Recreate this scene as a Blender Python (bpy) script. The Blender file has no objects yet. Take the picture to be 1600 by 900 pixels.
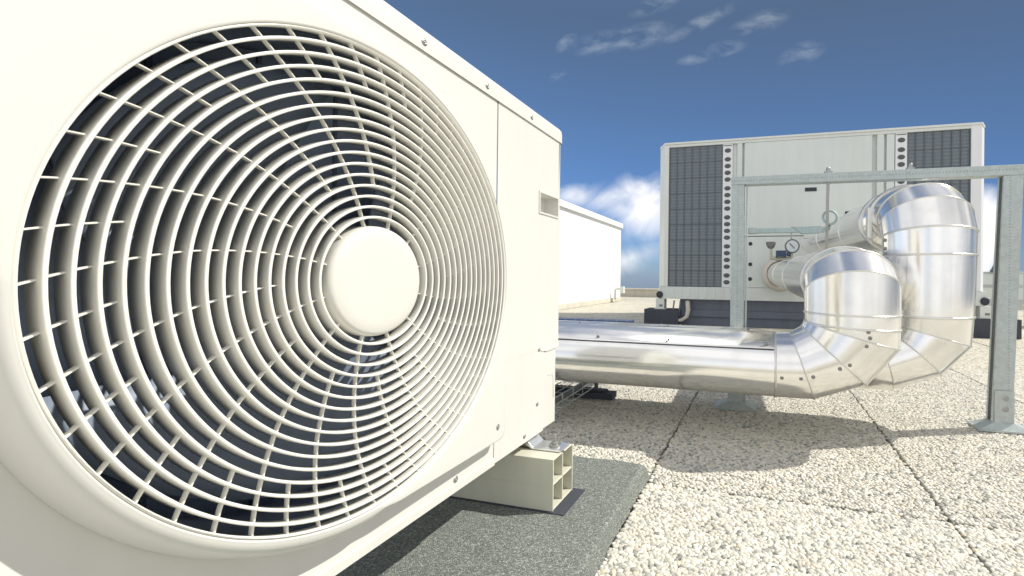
import bpy, bmesh, math, random
import numpy as np
from mathutils import Vector, Matrix
random.seed(7)
rng = np.random.default_rng(11)
sc = bpy.context.scene
PI = math.pi

# ---------------------------------------------------------------- camera, sky, sun, exposure
cam_d = bpy.data.cameras.new('camera'); cam = bpy.data.objects.new('camera', cam_d)
sc.collection.objects.link(cam); sc.camera = cam
cam_d.sensor_width = 36; cam_d.lens = 15.692; cam_d.clip_start = .02; cam_d.clip_end = 500
cam_d.shift_x = -.13125; cam_d.shift_y = -.01125
cam.matrix_world = Matrix(((.96755, -.01010, .25250, 0), (.25246, -.00551, -.96759, 0), (.01117, .99993, -.00278, 0), (0, 0, 0, 1)))
sc.view_settings.view_transform = 'Standard'; sc.view_settings.look = 'None'
sc.view_settings.exposure = .46; sc.view_settings.gamma = 1
sc.cycles.max_bounces = 10; sc.cycles.diffuse_bounces = 5; sc.cycles.glossy_bounces = 5
sc.cycles.use_denoising = True

SUN = Vector((.86, .36, 1.0)).normalized()
EL = math.asin(SUN.z); AZ = math.atan2(SUN.x, SUN.y)
w = bpy.data.worlds.new('World'); sc.world = w; w.use_nodes = True
nt = w.node_tree; nt.nodes.clear()
def N(nt, t, **k):
    n = nt.nodes.new(t)
    for a, b in k.items():
        if a.startswith('i_'): n.inputs[a[2:].replace('_', ' ')].default_value = b
        else: setattr(n, a, b)
    return n
def L(nt, a, b): nt.links.new(a, b)
def M(nt, op, a, b=None, c=None, clamp=False):
    n = nt.nodes.new('ShaderNodeMath'); n.operation = op; n.use_clamp = clamp
    for i, v in enumerate((a, b, c)):
        if v is None: continue
        if isinstance(v, (int, float)): n.inputs[i].default_value = v
        else: nt.links.new(v, n.inputs[i])
    return n.outputs[0]
def mixc(nt, f, a, b, mode='MIX'):
    n = nt.nodes.new('ShaderNodeMix'); n.data_type = 'RGBA'; n.blend_type = mode
    for s, v in ((n.inputs[0], f), (n.inputs[6], a), (n.inputs[7], b)):
        if isinstance(v, (int, float)): s.default_value = v
        elif isinstance(v, tuple): s.default_value = v if len(v) == 4 else (*v, 1)
        else: nt.links.new(v, s)
    return n.outputs[2]
def ramp(nt, f, stops, interp='LINEAR'):
    n = nt.nodes.new('ShaderNodeValToRGB'); n.color_ramp.interpolation = interp
    while len(n.color_ramp.elements) < len(stops): n.color_ramp.elements.new(.5)
    for e, (p, c) in zip(n.color_ramp.elements, stops):
        e.position = p; e.color = c if len(c) == 4 else (*c, 1)
    nt.links.new(f, n.inputs[0]); return n.outputs[0]

sky = N(nt, 'ShaderNodeTexSky', sky_type='NISHITA', sun_disc=False, sun_elevation=EL, sun_rotation=AZ, altitude=400, air_density=1.0, dust_density=.5, ozone_density=2.0)
geo = N(nt, 'ShaderNodeTexCoord')
sep = N(nt, 'ShaderNodeSeparateXYZ'); L(nt, geo.outputs['Generated'], sep.inputs[0])
dx, dy, dz = sep.outputs
# the sky deepens with height and towards the right: the photograph's grade
tint = ramp(nt, M(nt, 'MAXIMUM', dz, 0.0), [(0, (.42, .58, .92)), (.12, (.36, .55, .87)), (.3, (.45, .60, .76)), (.5, (.53, .575, .59)), (.8, (.9, .9, .9)), (1, (1.0, 1.0, 1.0))])
skyc = mixc(nt, 1.0, sky.outputs[0], tint, 'MULTIPLY')
side = M(nt, 'MULTIPLY_ADD', dx, -.75, 1.03)
skyc = mixc(nt, 1.0, skyc, side, 'MULTIPLY')
skyc = mixc(nt, .07, skyc, (1.6, 1.65, 1.8))
# clouds: billows in fixed directions of the sky, broken up by noise
az = M(nt, 'DIVIDE', dx, M(nt, 'MAXIMUM', dy, .05)); el = M(nt, 'DIVIDE', dz, M(nt, 'MAXIMUM', dy, .05))
front = M(nt, 'GREATER_THAN', dy, .06)
cv = N(nt, 'ShaderNodeCombineXYZ'); L(nt, az, cv.inputs[0]); L(nt, el, cv.inputs[1])
def noise(nt, vec, scale, detail=5, rough=.55, dist=0.0, dim='3D'):
    n = N(nt, 'ShaderNodeTexNoise', noise_dimensions=dim); n.inputs['Scale'].default_value = scale
    n.inputs['Detail'].default_value = detail; n.inputs['Roughness'].default_value = rough; n.inputs['Distortion'].default_value = dist
    if vec is not None: L(nt, vec, n.inputs['Vector'])
    return n.outputs[0]
n1 = noise(nt, cv.outputs[0], 7.5, 5, .52, .5)
mp = N(nt, 'ShaderNodeMapping'); mp.inputs['Scale'].default_value = (1, 1.9, 1); mp.inputs['Rotation'].default_value = (0, 0, .25)
L(nt, cv.outputs[0], mp.inputs[0]); n2 = noise(nt, mp.outputs[0], 17, 6, .58, .4)
n3 = noise(nt, cv.outputs[0], 3.2, 4, .5, .2)
def blob(cx, cy, rx, ry, rot=0.0):
    a = M(nt, 'SUBTRACT', az, cx); b = M(nt, 'SUBTRACT', el, cy); c, s = math.cos(rot), math.sin(rot)
    u = M(nt, 'DIVIDE', M(nt, 'ADD', M(nt, 'MULTIPLY', a, c), M(nt, 'MULTIPLY', b, s)), rx)
    v = M(nt, 'DIVIDE', M(nt, 'SUBTRACT', M(nt, 'MULTIPLY', b, c), M(nt, 'MULTIPLY', a, s)), ry)
    d = M(nt, 'SQRT', M(nt, 'ADD', M(nt, 'MULTIPLY', u, u), M(nt, 'MULTIPLY', v, v)))
    return M(nt, 'SUBTRACT', 1.0, d, clamp=True)
def sumn(l):
    r = l[0]
    for x in l[1:]: r = M(nt, 'MAXIMUM', r, x)
    return r
big = sumn([blob(-.265, .165, .13, .105, .25), blob(-.33, .165, .125, .07, .1), M(nt, 'MULTIPLY', blob(-.30, .045, .16, .05, .35), .45), M(nt, 'MULTIPLY', blob(-.45, .20, .16, .06, -.1), .55), M(nt, 'MULTIPLY', blob(.37, .095, .105, .14, 0), 2.5)])
bigm = M(nt, 'MULTIPLY', M(nt, 'ADD', M(nt, 'MULTIPLY', big, 1.15), M(nt, 'MULTIPLY_ADD', n1, 2.3, -1.42)), M(nt, 'GREATER_THAN', big, 0.0), clamp=True)
bigm = M(nt, 'MULTIPLY', bigm, M(nt, 'MULTIPLY', big, 2.2, clamp=True))
wisp = sumn([blob(-.385, .560, .085, .032, .1), blob(-.47, .57, .035, .020, .5), blob(-.29, .562, .11, .034, .1), blob(-.24, .635, .08, .025, .25),
             blob(-.15, .572, .11, .02, .35), blob(-.015, .556, .075, .03, .25), blob(-.083, .513, .05, .022, .1), blob(.075, .48, .055, .028, .3),
             blob(-.50, .49, .05, .012, .3), blob(-.15, .497, .05, .016, .1)])
wm = M(nt, 'MULTIPLY', M(nt, 'MULTIPLY', wisp, 1.7, clamp=True), M(nt, 'MULTIPLY_ADD', n2, 3.0, -1.22, clamp=True))
# thinner scattered cloud over the rest of the sky (behind and beside the frame)
n4 = M(nt, 'ADD', noise(nt, geo.outputs['Generated'], 2.2, 3, .5, .3), M(nt, 'MULTIPLY', dy, -.10))
scat = M(nt, 'MULTIPLY', M(nt, 'MULTIPLY_ADD', n4, 4.0, -1.6, clamp=True), .8)
view = M(nt, 'MULTIPLY', front, M(nt, 'MULTIPLY', M(nt, 'LESS_THAN', M(nt, 'ABSOLUTE', az), 1.15), M(nt, 'LESS_THAN', el, 1.3)))
scat = M(nt, 'MULTIPLY', scat, M(nt, 'SUBTRACT', 1.0, view))
haze = M(nt, 'MULTIPLY', M(nt, 'SUBTRACT', 1.0, M(nt, 'MULTIPLY', M(nt, 'MAXIMUM', dz, 0.0), 5.5), clamp=True), M(nt, 'MULTIPLY_ADD', n3, .6, -.05, clamp=True))
col = mixc(nt, haze, skyc, (2.6, 3.5, 5.4))
col = mixc(nt, M(nt, 'MULTIPLY', bigm, front), col, (11.0, 10.8, 10.6))
col = mixc(nt, M(nt, 'MULTIPLY', M(nt, 'MULTIPLY', wm, front), .25), col, (7.0, 7.6, 8.0))
col = mixc(nt, scat, col, (9.5, 9.4, 9.4))
veil = M(nt, 'MULTIPLY', M(nt, 'MULTIPLY_ADD', dy, -1.1, .15, clamp=True), M(nt, 'MULTIPLY_ADD', n4, .8, .15, clamp=True))  # bright haze added to the unseen sky behind the camera, for pipe reflections
col = mixc(nt, veil, col, (10.0, 10.0, 10.1))
bg = N(nt, 'ShaderNodeBackground'); L(nt, col, bg.inputs[0]); bg.inputs[1].default_value = .083
L(nt, bg.outputs[0], N(nt, 'ShaderNodeOutputWorld').inputs[0])

sd = bpy.data.lights.new('sun', 'SUN'); so = bpy.data.objects.new('sun', sd); sc.collection.objects.link(so)
sd.energy = 3.5; sd.angle = math.radians(.6); sd.color = (1.0, .955, .86)
so.rotation_euler = (-SUN).to_track_quat('-Z', 'Y').to_euler()

# ---------------------------------------------------------------- materials
def mat(name):
    m = bpy.data.materials.new(name); m.use_nodes = True
    return m, m.node_tree, m.node_tree.nodes['Principled BSDF']
def bump(nt, p, h, strength=.3, dist=.002):
    b = N(nt, 'ShaderNodeBump'); b.inputs['Strength'].default_value = strength; b.inputs['Distance'].default_value = dist
    L(nt, h, b.inputs['Height']); L(nt, b.outputs[0], p.inputs['Normal'])
def coords(nt, scale=(1, 1, 1)):
    t = N(nt, 'ShaderNodeTexCoord'); m = N(nt, 'ShaderNodeMapping'); m.inputs['Scale'].default_value = scale
    L(nt, t.outputs['Object'], m.inputs[0]); return m.outputs[0]
def paint(name, c, rough=.4, dirt=.06, spec=.5, sc_=3.0, dirtcol=None, peel=.05):
    m, nt, p = mat(name); v = coords(nt)
    n = noise(nt, v, sc_, 6, .6); n2 = noise(nt, coords(nt, (1, 1, .12)), sc_ * 9, 4, .6)
    f = M(nt, 'MULTIPLY', M(nt, 'ADD', n, n2), .5)
    d = dirtcol or tuple(x * .72 for x in c)
    L(nt, mixc(nt, ramp(nt, f, [(.42, (0, 0, 0)), (.68, (1, 1, 1))]) , c, tuple(a * (1 - dirt * 4) + b * dirt * 4 for a, b in zip(c, d))), p.inputs['Base Color'])
    p.inputs['Roughness'].default_value = rough; p.inputs['Specular IOR Level'].default_value = spec
    L(nt, M(nt, 'MULTIPLY_ADD', n2, .18, rough - .09), p.inputs['Roughness'])
    bump(nt, p, noise(nt, v, 260, 3, .5), peel, .001)
    return m
WHITE = paint('cream_enamel', (.69, .684, .642), .38, .04)
GRILLE = paint('cream_grille_plastic', (.80, .79, .735), .36, .03)
HUBW = paint('cream_hub_plastic', (.68, .67, .62), .42, .02)
BLOCKP = paint('cream_block_plastic', (.63, .62, .51), .5, .08)
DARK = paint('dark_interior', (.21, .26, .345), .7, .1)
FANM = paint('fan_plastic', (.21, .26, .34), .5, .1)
CHW = paint('grey_white_panel', (.66, .705, .675), .5, .08, sc_=1.2)
CHF = paint('pale_frame_paint', (.70, .725, .69), .5, .08, sc_=1.2)
CHL = paint('light_corner_paint', (.76, .77, .78), .45, .05, sc_=1.2)
ENC = paint('white_enclosure_paint', (.82, .82, .82), .5, .05, sc_=.6)
BACKW = paint('added_backing_grey', (.40, .49, .64), .8, .1)
BLACK = paint('black_rubber', (.055, .063, .080), .75, .1)
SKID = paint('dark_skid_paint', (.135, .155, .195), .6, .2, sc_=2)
STEEL = paint('zinc_screw', (.42, .42, .40), .35, .2); STEEL.node_tree.nodes['Principled BSDF'].inputs['Metallic'].default_value = .8
CREAMT = paint('cream_parapet_render', (.66, .62, .53), .8, .2, sc_=1)
TEAL = paint('galvanised_strut', (.42, .52, .52), .5, .15, sc_=8); TEAL.node_tree.nodes['Principled BSDF'].inputs['Metallic'].default_value = .25
BLUE = paint('dark_blue_valve', (.03, .06, .12), .4, .1)
BRASS = paint('dull_brass', (.45, .44, .34), .4, .2); BRASS.node_tree.nodes['Principled BSDF'].inputs['Metallic'].default_value = .6
DIAL = paint('dial_face', (.62, .66, .68), .3, .02)

def metal(name, c=(.88, .88, .87), rough=.16, wav=.012, tarnish=.5):
    m, nt, p = mat(name); v = coords(nt)
    big_ = noise(nt, v, 4, 1, .4); st = noise(nt, coords(nt, (1, 1, 1)), 14, 4, .6)
    f = M(nt, 'MULTIPLY_ADD', noise(nt, v, 9, 6, .65), 1.0, 0.0)
    L(nt, mixc(nt, ramp(nt, f, [(.45, (0, 0, 0)), (.75, (1, 1, 1))]), c, tuple(x * (1 - .22 * tarnish) for x in c)), p.inputs['Base Color'])
    p.inputs['Metallic'].default_value = .86
    L(nt, M(nt, 'MULTIPLY_ADD', st, .06, rough - .03), p.inputs['Roughness'])
    bump(nt, p, big_, .5, wav)
    return m
ALU = metal('aluminium_cladding', (.96, .95, .925), .165, .003); ALU2 = metal('aluminium_cladding_dull', (.94, .925, .89), .19, .0035)
BEAD = metal('aluminium_bead', (.80, .79, .74), .28, .002)

def galv(name, dots_axis=None):
    m, nt, p = mat(name); v = coords(nt)
    vo = N(nt, 'ShaderNodeTexVoronoi'); vo.inputs['Scale'].default_value = 85; L(nt, v, vo.inputs[0])
    s = N(nt, 'ShaderNodeSeparateColor'); L(nt, vo.outputs['Color'], s.inputs[0])
    f = M(nt, 'ADD', M(nt, 'MULTIPLY', s.outputs[0], .55), M(nt, 'MULTIPLY', noise(nt, v, 14, 6, .6), .5))
    c = ramp(nt, f, [(.15, (.41, .46, .45)), (.85, (.49, .54, .535))])
    if dots_axis:   # small punched slots down the middle of the face
        t = N(nt, 'ShaderNodeTexCoord'); q = N(nt, 'ShaderNodeSeparateXYZ'); L(nt, t.outputs['Object'], q.inputs[0])
        along = q.outputs[dots_axis[0]]; across = q.outputs[dots_axis[1]]
        a = M(nt, 'ABSOLUTE', M(nt, 'SUBTRACT', M(nt, 'FRACT', M(nt, 'DIVIDE', along, .0125)), .5))
        b = M(nt, 'ABSOLUTE', M(nt, 'SUBTRACT', across, dots_axis[2]))
        k = M(nt, 'MULTIPLY', M(nt, 'LESS_THAN', a, .22), M(nt, 'LESS_THAN', b, .0035))
        c = mixc(nt, M(nt, 'MULTIPLY', k, .45), c, (.20, .25, .26))
    L(nt, c, p.inputs['Base Color']); p.inputs['Metallic'].default_value = .35
    L(nt, M(nt, 'MULTIPLY_ADD', s.outputs[1], .2, .38), p.inputs['Roughness'])
    bump(nt, p, noise(nt, v, 120, 4, .6), .2, .001)
    return m
GALV = galv('galvanised_steel')

def pebble_mat():
    m, nt, p = mat('rounded_pebbles')
    a = N(nt, 'ShaderNodeAttribute', attribute_name='tone')
    c = ramp(nt, a.outputs['Fac'], [(0, (.15, .16, .16)), (.05, (.29, .30, .28)), (.18, (.48, .47, .415)), (.36, (.61, .585, .505)), (.62, (.68, .65, .565)), (.84, (.77, .74, .665)), (.94, (.82, .80, .74)), (.975, (.70, .60, .43)), (1, (.66, .56, .45))])
    n = noise(nt, coords(nt), 220, 4, .6)
    L(nt, mixc(nt, M(nt, 'MULTIPLY', n, .35), c, (.50, .475, .40)), p.inputs['Base Color']); p.inputs['Roughness'].default_value = .62
    return m
PEB = pebble_mat()
def slab_mat():
    m, nt, p = mat('exposed_aggregate'); v = coords(nt)
    vo = N(nt, 'ShaderNodeTexVoronoi'); vo.inputs['Scale'].default_value = 78; L(nt, v, vo.inputs[0])
    s = N(nt, 'ShaderNodeSeparateColor'); L(nt, vo.outputs['Color'], s.inputs[0])
    c = ramp(nt, s.outputs[0], [(0, (.24, .24, .21)), (.12, (.44, .43, .37)), (.35, (.60, .57, .48)), (.7, (.72, .69, .60)), (.94, (.78, .76, .69)), (1, (.60, .48, .31))])
    e = ramp(nt, vo.outputs['Distance'], [(.0, (1, 1, 1)), (.45, (.95, .95, .95)), (.75, (.55, .53, .48))])
    c = mixc(nt, 1.0, c, e, 'MULTIPLY')
    c = mixc(nt, M(nt, 'MULTIPLY', noise(nt, v, 2.3, 5, .6), .35), c, (.50, .47, .38))
    L(nt, c, p.inputs['Base Color']); p.inputs['Roughness'].default_value = .8
    h = M(nt, 'SUBTRACT', 1.0, vo.outputs['Distance']); bump(nt, p, h, .8, .004)
    return m
SLAB = slab_mat()
def bed_mat():
    m, nt, p = mat('aggregate_bed'); n = noise(nt, coords(nt), 300, 4, .7)
    L(nt, ramp(nt, n, [(.3, (.27, .26, .22)), (.7, (.45, .435, .37))]), p.inputs['Base Color']); p.inputs['Roughness'].default_value = .9
    return m
BED = bed_mat()
def granule_mat():
    m, nt, p = mat('rubber_granules'); v = coords(nt)
    vo = N(nt, 'ShaderNodeTexVoronoi'); vo.inputs['Scale'].default_value = 420; L(nt, v, vo.inputs[0])
    s = N(nt, 'ShaderNodeSeparateColor'); L(nt, vo.outputs['Color'], s.inputs[0])
    c = ramp(nt, s.outputs[0], [(0, (.09, .105, .10)), (.45, (.205, .23, .21)), (.8, (.34, .365, .33)), (.93, (.48, .49, .43)), (1, (.75, .75, .68))])
    c = mixc(nt, M(nt, 'MULTIPLY', noise(nt, v, 7, 6, .65), .55), c, (.225, .255, .235))
    L(nt, c, p.inputs['Base Color']); p.inputs['Roughness'].default_value = .75
    bump(nt, p, M(nt, 'ADD', M(nt, 'MULTIPLY', vo.outputs['Distance'], -1.0), noise(nt, v, 160, 4, .7)), 1.0, .003)
    return m
GRAN = granule_mat()
def coil_mat():
    m, nt, p = mat('condenser_fins'); t = N(nt, 'ShaderNodeTexCoord'); q = N(nt, 'ShaderNodeSeparateXYZ'); L(nt, t.outputs['Object'], q.inputs[0])
    fz = M(nt, 'PINGPONG', q.outputs[2], .02); fx = M(nt, 'PINGPONG', q.outputs[0], .0055)
    c = mixc(nt, M(nt, 'LESS_THAN', fz, .008), (.25, .295, .33), (.33, .375, .395))
    c = mixc(nt, M(nt, 'MULTIPLY', noise(nt, coords(nt), 3, 5, .6), .5), c, (.28, .31, .355))
    L(nt, c, p.inputs['Base Color']); p.inputs['Roughness'].default_value = .55; bump(nt, p, fz, .5, .01)
    return m
COIL = coil_mat()

# ---------------------------------------------------------------- helpers
def link(o): sc.collection.objects.link(o); return o
def tag(o, label=None, cat=None, group=None, kind=None):
    for k, v in (('label', label), ('category', cat), ('group', group), ('kind', kind)):
        if v: o[k] = v
    return o
def empty(name, loc): 
    o = link(bpy.data.objects.new(name, None)); o.location = loc; o.empty_display_size = .05; return o
def adopt(o, parent):
    o.parent = parent
    if parent is not None and parent.type == 'EMPTY': o.matrix_parent_inverse = Matrix.Translation(-Vector(parent.location))
    return o
def mesh(name, vs, fs, m, parent=None, smooth=False, loc=None):
    me = bpy.data.meshes.new(name); me.from_pydata([tuple(v) for v in vs], [], fs)
    bm = bmesh.new(); bm.from_mesh(me); bmesh.ops.recalc_face_normals(bm, faces=bm.faces); bm.to_mesh(me); bm.free()
    me.materials.append(m)
    if smooth: me.shade_smooth() if smooth is True else me.set_sharp_from_angle(angle=smooth)
    o = link(bpy.data.objects.new(name, me))
    if loc is not None: o.location = loc
    return adopt(o, parent) if parent else o
class MB:
    def __init__(s): s.v = []; s.f = []
    def add(s, vs, fs):
        k = len(s.v); s.v += [tuple(v) for v in vs]; s.f += [tuple(i + k for i in f) for f in fs]; return s
    def box(s, x0, x1, y0, y1, z0, z1):
        return s.add([(x0, y0, z0), (x1, y0, z0), (x1, y1, z0), (x0, y1, z0), (x0, y0, z1), (x1, y0, z1), (x1, y1, z1), (x0, y1, z1)],
                     [(0, 3, 2, 1), (4, 5, 6, 7), (0, 1, 5, 4), (1, 2, 6, 5), (2, 3, 7, 6), (3, 0, 4, 7)])
    def tube(s, pts, r, n=8, cap=True):
        pts = [Vector(p) for p in pts]; rs = r if isinstance(r, (list, tuple)) else [r] * len(pts); vs = []; fs = []
        up = None
        for i, p in enumerate(pts):
            d = (pts[min(i + 1, len(pts) - 1)] - pts[max(i - 1, 0)]).normalized()
            if up is None: up = Vector((0, 0, 1)) if abs(d.z) < .9 else Vector((1, 0, 0))
            a = d.cross(up).normalized(); b = a.cross(d).normalized(); up = b
            for k in range(n):
                t = 2 * PI * k / n; vs.append(p + (a * math.cos(t) + b * math.sin(t)) * rs[i])
        for i in range(len(pts) - 1):
            for k in range(n): fs.append((i * n + k, i * n + (k + 1) % n, (i + 1) * n + (k + 1) % n, (i + 1) * n + k))
        if cap: fs += [tuple(range(n))[::-1], tuple(range((len(pts) - 1) * n, len(pts) * n))]
        return s.add(vs, fs)
    def lathe(s, prof, c, axis='x', n=64, closed=False, a0=0, a1=2 * PI):
        """prof: (radius, position along axis)"""
        full = abs(a1 - a0 - 2 * PI) < 1e-6; m = n if full else n + 1; P = len(prof); vs = []; fs = []
        for k in range(m):
            t = a0 + (a1 - a0) * k / n; u, v = math.cos(t), math.sin(t)
            for r, h in prof:
                vs.append({'x': (h, c[1] + r * u, c[2] + r * v), 'y': (c[0] + r * u, h, c[2] + r * v), 'z': (c[0] + r * u, c[1] + r * v, h)}[axis])
        for k in range(n):
            k2 = (k + 1) % m if full else k + 1
            for i in range(P if closed else P - 1):
                j = (i + 1) % P; fs.append((k * P + i, k * P + j, k2 * P + j, k2 * P + i))
        return s.add(vs, fs)
    def prism(s, poly, lo, hi, axis='x'):
        n = len(poly); f = {'x': lambda p, h: (h, p[0], p[1]), 'y': lambda p, h: (p[0], h, p[1]), 'z': lambda p, h: (p[0], p[1], h)}[axis]
        return s.add([f(p, lo) for p in poly] + [f(p, hi) for p in poly], [tuple(range(n))[::-1], tuple(range(n, 2 * n))] + [(i, (i + 1) % n, n + (i + 1) % n, n + i) for i in range(n)])
    def build(s, name, m, parent=None, smooth=False, bevel=0, seg=2):
        o = mesh(name, s.v, s.f, m, parent, smooth)
        if bevel:
            b = o.modifiers.new('bevel', 'BEVEL'); b.width = bevel; b.segments = seg; b.limit_method = 'ANGLE'; b.angle_limit = math.radians(35); b.harden_normals = False
            o.data.shade_smooth(); o.data.set_sharp_from_angle(angle=math.radians(40)) if False else None
            wn = o.modifiers.new('wn', 'WEIGHTED_NORMAL'); wn.keep_sharp = True
        return o
SM = math.radians(35)
def bx(name, b, m, parent=None, bevel=0): return MB().box(*b).build(name, m, parent, bevel=bevel)
_scr = {}
def screw(p, axis, r, parent, m=None, name='screw'):
    """round-headed screw with a slot; shares its mesh"""
    key = (axis, r, name, m)
    if key not in _scr:
        mb = MB(); mb.lathe([(0, .45 * r), (.22 * r, .44 * r), (.25 * r, .3 * r), (.45 * r, .3 * r), (.5 * r, .42 * r), (.8 * r, .3 * r), (r, .05 * r), (1.25 * r, .05 * r), (1.3 * r, -.3 * r)], (0, 0, 0), 'x', 14)
        vs = mb.v
        if axis == '-y': vs = [(y, -x, z) for x, y, z in vs]
        if axis == 'z': vs = [(y, z, x) for x, y, z in vs]
        me_o = mesh(name, vs, mb.f, m or STEEL, smooth=True); _scr[key] = me_o.data; o = me_o
    else: o = link(bpy.data.objects.new(name, _scr[key]))
    o.location = p
    return adopt(o, parent)

# ---------------------------------------------------------------- the roof: deck, slabs, pebbles
G = -.60
deck = bx('roof_deck', (-9, 9, -4, 14.6, G - .30, G - .045), BED); tag(deck, kind='structure')
XP, YP, gap = .79, 1.18, .006
xs = [-.328 + XP * k for k in range(-9, 11)]; ys = [1.275 + YP * k for k in range(-4, 10)]
slab_tops = {}
for i, x in enumerate(xs):
    for j, y in enumerate(ys):
        x0, x1, y0, y1 = x + gap / 2, x + XP - gap / 2, y + gap / 2, y + YP - gap / 2
        if x1 > 9 or y1 > 14.5 or x0 < -7.6: continue
        dzs = (rng.random(4) - .5) * .004
        near = (-1.2 < x < 1.0 and -.5 < y < 2.5)
        zt = G - (.0068 if near else .003)
        if near: dzs *= .4
        c = .004
        vs = [(x0, y0, G - .045), (x1, y0, G - .045), (x1, y1, G - .045), (x0, y1, G - .045),
              (x0, y0, zt - c), (x1, y0, zt - c), (x1, y1, zt - c), (x0, y1, zt - c),
              (x0 + c, y0 + c, zt + dzs[0]), (x1 - c, y0 + c, zt + dzs[1]), (x1 - c, y1 - c, zt + dzs[2]), (x0 + c, y1 - c, zt + dzs[3])]
        fs = [(0, 3, 2, 1), (8, 9, 10, 11)] + [(a, (a + 1) % 4, 4 + (a + 1) % 4, 4 + a) for a in range(4)] + [(4 + a, 4 + (a + 1) % 4, 8 + (a + 1) % 4, 8 + a) for a in range(4)]
        mesh('slab', vs, fs, BED if near else SLAB, deck)

def ico(sub):
    bm = bmesh.new(); bmesh.ops.create_icosphere(bm, subdivisions=sub, radius=1); v = np.array([p.co[:] for p in bm.verts]); f = np.array([[q.index for q in a.verts] for a in bm.faces]); bm.free(); return v, f
def pebbles(name, xr, yr, step, sub, skip):
    v0, f0 = ico(sub); P = []
    nx = int((xr[1] - xr[0]) / step); ny = int((yr[1] - yr[0]) / (step * .80))
    for j in range(ny):
        yy = yr[0] + (j + .5) * step * .80
        xx = xr[0] + (np.arange(nx) + .5 + .5 * (j % 2)) * step
        P.append(np.c_[xx, np.full(nx, yy)])
    P = np.concatenate(P) + (rng.random((nx * ny, 2)) - .5) * step * .62
    fx = np.abs(((P[:, 0] + .328) / XP + .5) % 1 - .5) * XP; fy = np.abs(((P[:, 1] - 1.275) / YP + .5) % 1 - .5) * YP
    keep = (fx > .0058) & (fy > .0036) & (rng.random(len(P)) > .02)
    for (a, b, c, d) in skip: keep &= ~((P[:, 0] > a) & (P[:, 0] < b) & (P[:, 1] > c) & (P[:, 1] < d))
    P = P[keep]; n = len(P)
    big = rng.random(n) ** 1.6
    s = step * (.61 + .25 * big)[:, None] * np.c_[1.0 + .45 * rng.random(n), .70 + .32 * rng.random(n), .50 + .22 * rng.random(n)]
    th = rng.random(n) * PI; lump = 1 + .16 * (rng.random((n, len(v0))) - .5)
    V = v0[None] * lump[:, :, None] * s[:, None, :]
    ca, sa = np.cos(th)[:, None], np.sin(th)[:, None]; tl = (rng.random(n)[:, None] - .5) * .5
    X = V[:, :, 0] * ca - V[:, :, 1] * sa; Y = V[:, :, 0] * sa + V[:, :, 1] * ca; Z = V[:, :, 2] + X * tl
    X += P[:, 0, None]; Y += P[:, 1, None]; Z += (G - .0035 - .0013 + (rng.random(n) - .5) * .0022)[:, None] + 0
    co = np.stack([X, Y, Z], 2).reshape(-1, 3); F = (f0[None] + (np.arange(n) * len(v0))[:, None, None]).reshape(-1, 3)
    me = bpy.data.meshes.new(name); me.vertices.add(len(co)); me.vertices.foreach_set('co', co.ravel())
    me.loops.add(F.size); me.loops.foreach_set('vertex_index', F.ravel().astype(np.int32))
    me.polygons.add(len(F)); me.polygons.foreach_set('loop_start', np.arange(0, F.size, 3, dtype=np.int32)); me.polygons.foreach_set('loop_total', np.full(len(F), 3, dtype=np.int32))
    me.update(); me.shade_smooth()
    at = me.attributes.new('tone', 'FLOAT', 'POINT'); at.data.foreach_set('value', np.repeat(rng.random(n), len(v0)).astype(np.float32))
    me.materials.append(PEB); o = link(bpy.data.objects.new(name, me)); tag(o, kind='stuff'); o.parent = deck
    return o
UNDER = (-3, -.37, -.5, 1.28)
pebbles('pebbles', (-.40, 1.05), (.74, 1.28), .0089, 2, [UNDER])
pebbles('pebbles', (-1.25, 1.7), (1.28, 3.455), .0099, 1, [UNDER])

# granulated rubber mat under the unit: rounded, slightly ragged
def rubber_mat():
    x0, x1, y0, y1, zt, zb = -1.25, -.318, -.3, 1.300, -.556, G + .002
    nx, ny = 110, 180; vs = []; fs = []
    X = np.linspace(0, 1, nx); Y = np.linspace(0, 1, ny)
    xr = lambda t: x1
    for j in range(ny):
        y = y0 + (y1 - y0) * Y[j] ** .75
        e = .003 * math.sin(y * 9 + 1) + .0015 * math.sin(y * 31) + .0012 * math.sin(y * 77 + 2)
        for i in range(nx):
            t = 1 - (1 - X[i]) ** 2.2
            xe = x1 + e - .012; x = x0 + (xe - x0) * t
            d1 = max(xe - x, 0); d2 = max(y1 - y, 0) + .003 * math.sin(x * 40)
            rr = .010 + .020 * max(0, (y - 1.08) / .22) ** 1.5
            drop = 0
            if d1 < rr: drop += (rr - math.sqrt(max(rr * rr - (rr - d1) ** 2, 0))) * .75
            if d2 < .014: drop += (.014 - math.sqrt(max(.014 ** 2 - (.014 - max(d2, 0)) ** 2, 0))) * .6
            vs.append((x, y, zt - drop + (random.random() - .5) * .0014))
    for j in range(ny - 1):
        for i in range(nx - 1): k = j * nx + i; fs.append((k, k + 1, k + nx + 1, k + nx))
    # skirts
    b0 = len(vs); R = [j * nx + nx - 1 for j in range(ny)]; T = [(ny - 1) * nx + i for i in range(nx)]
    for k in R: v = vs[k]; vs.append((v[0] + .007 + .002 * random.random(), v[1], zb))
    for j in range(ny - 1): fs.append((R[j], b0 + j, b0 + j + 1, R[j + 1]))
    b1 = len(vs)
    for k in T: v = vs[k]; vs.append((v[0], v[1] + .006, zb))
    for i in range(nx - 1): fs.append((T[i], T[i + 1], b1 + i + 1, b1 + i))
    # the corner between the two skirts, the left and the near sides
    fs.append((R[-1], b0 + ny - 1, b1 + nx - 1))
    o = mesh('rubber_mat', vs, fs, GRAN, smooth=math.radians(60))
    tag(o, 'thick dark grey granulated rubber mat lying under the big fan unit', 'rubber mat')
rubber_mat()

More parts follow.
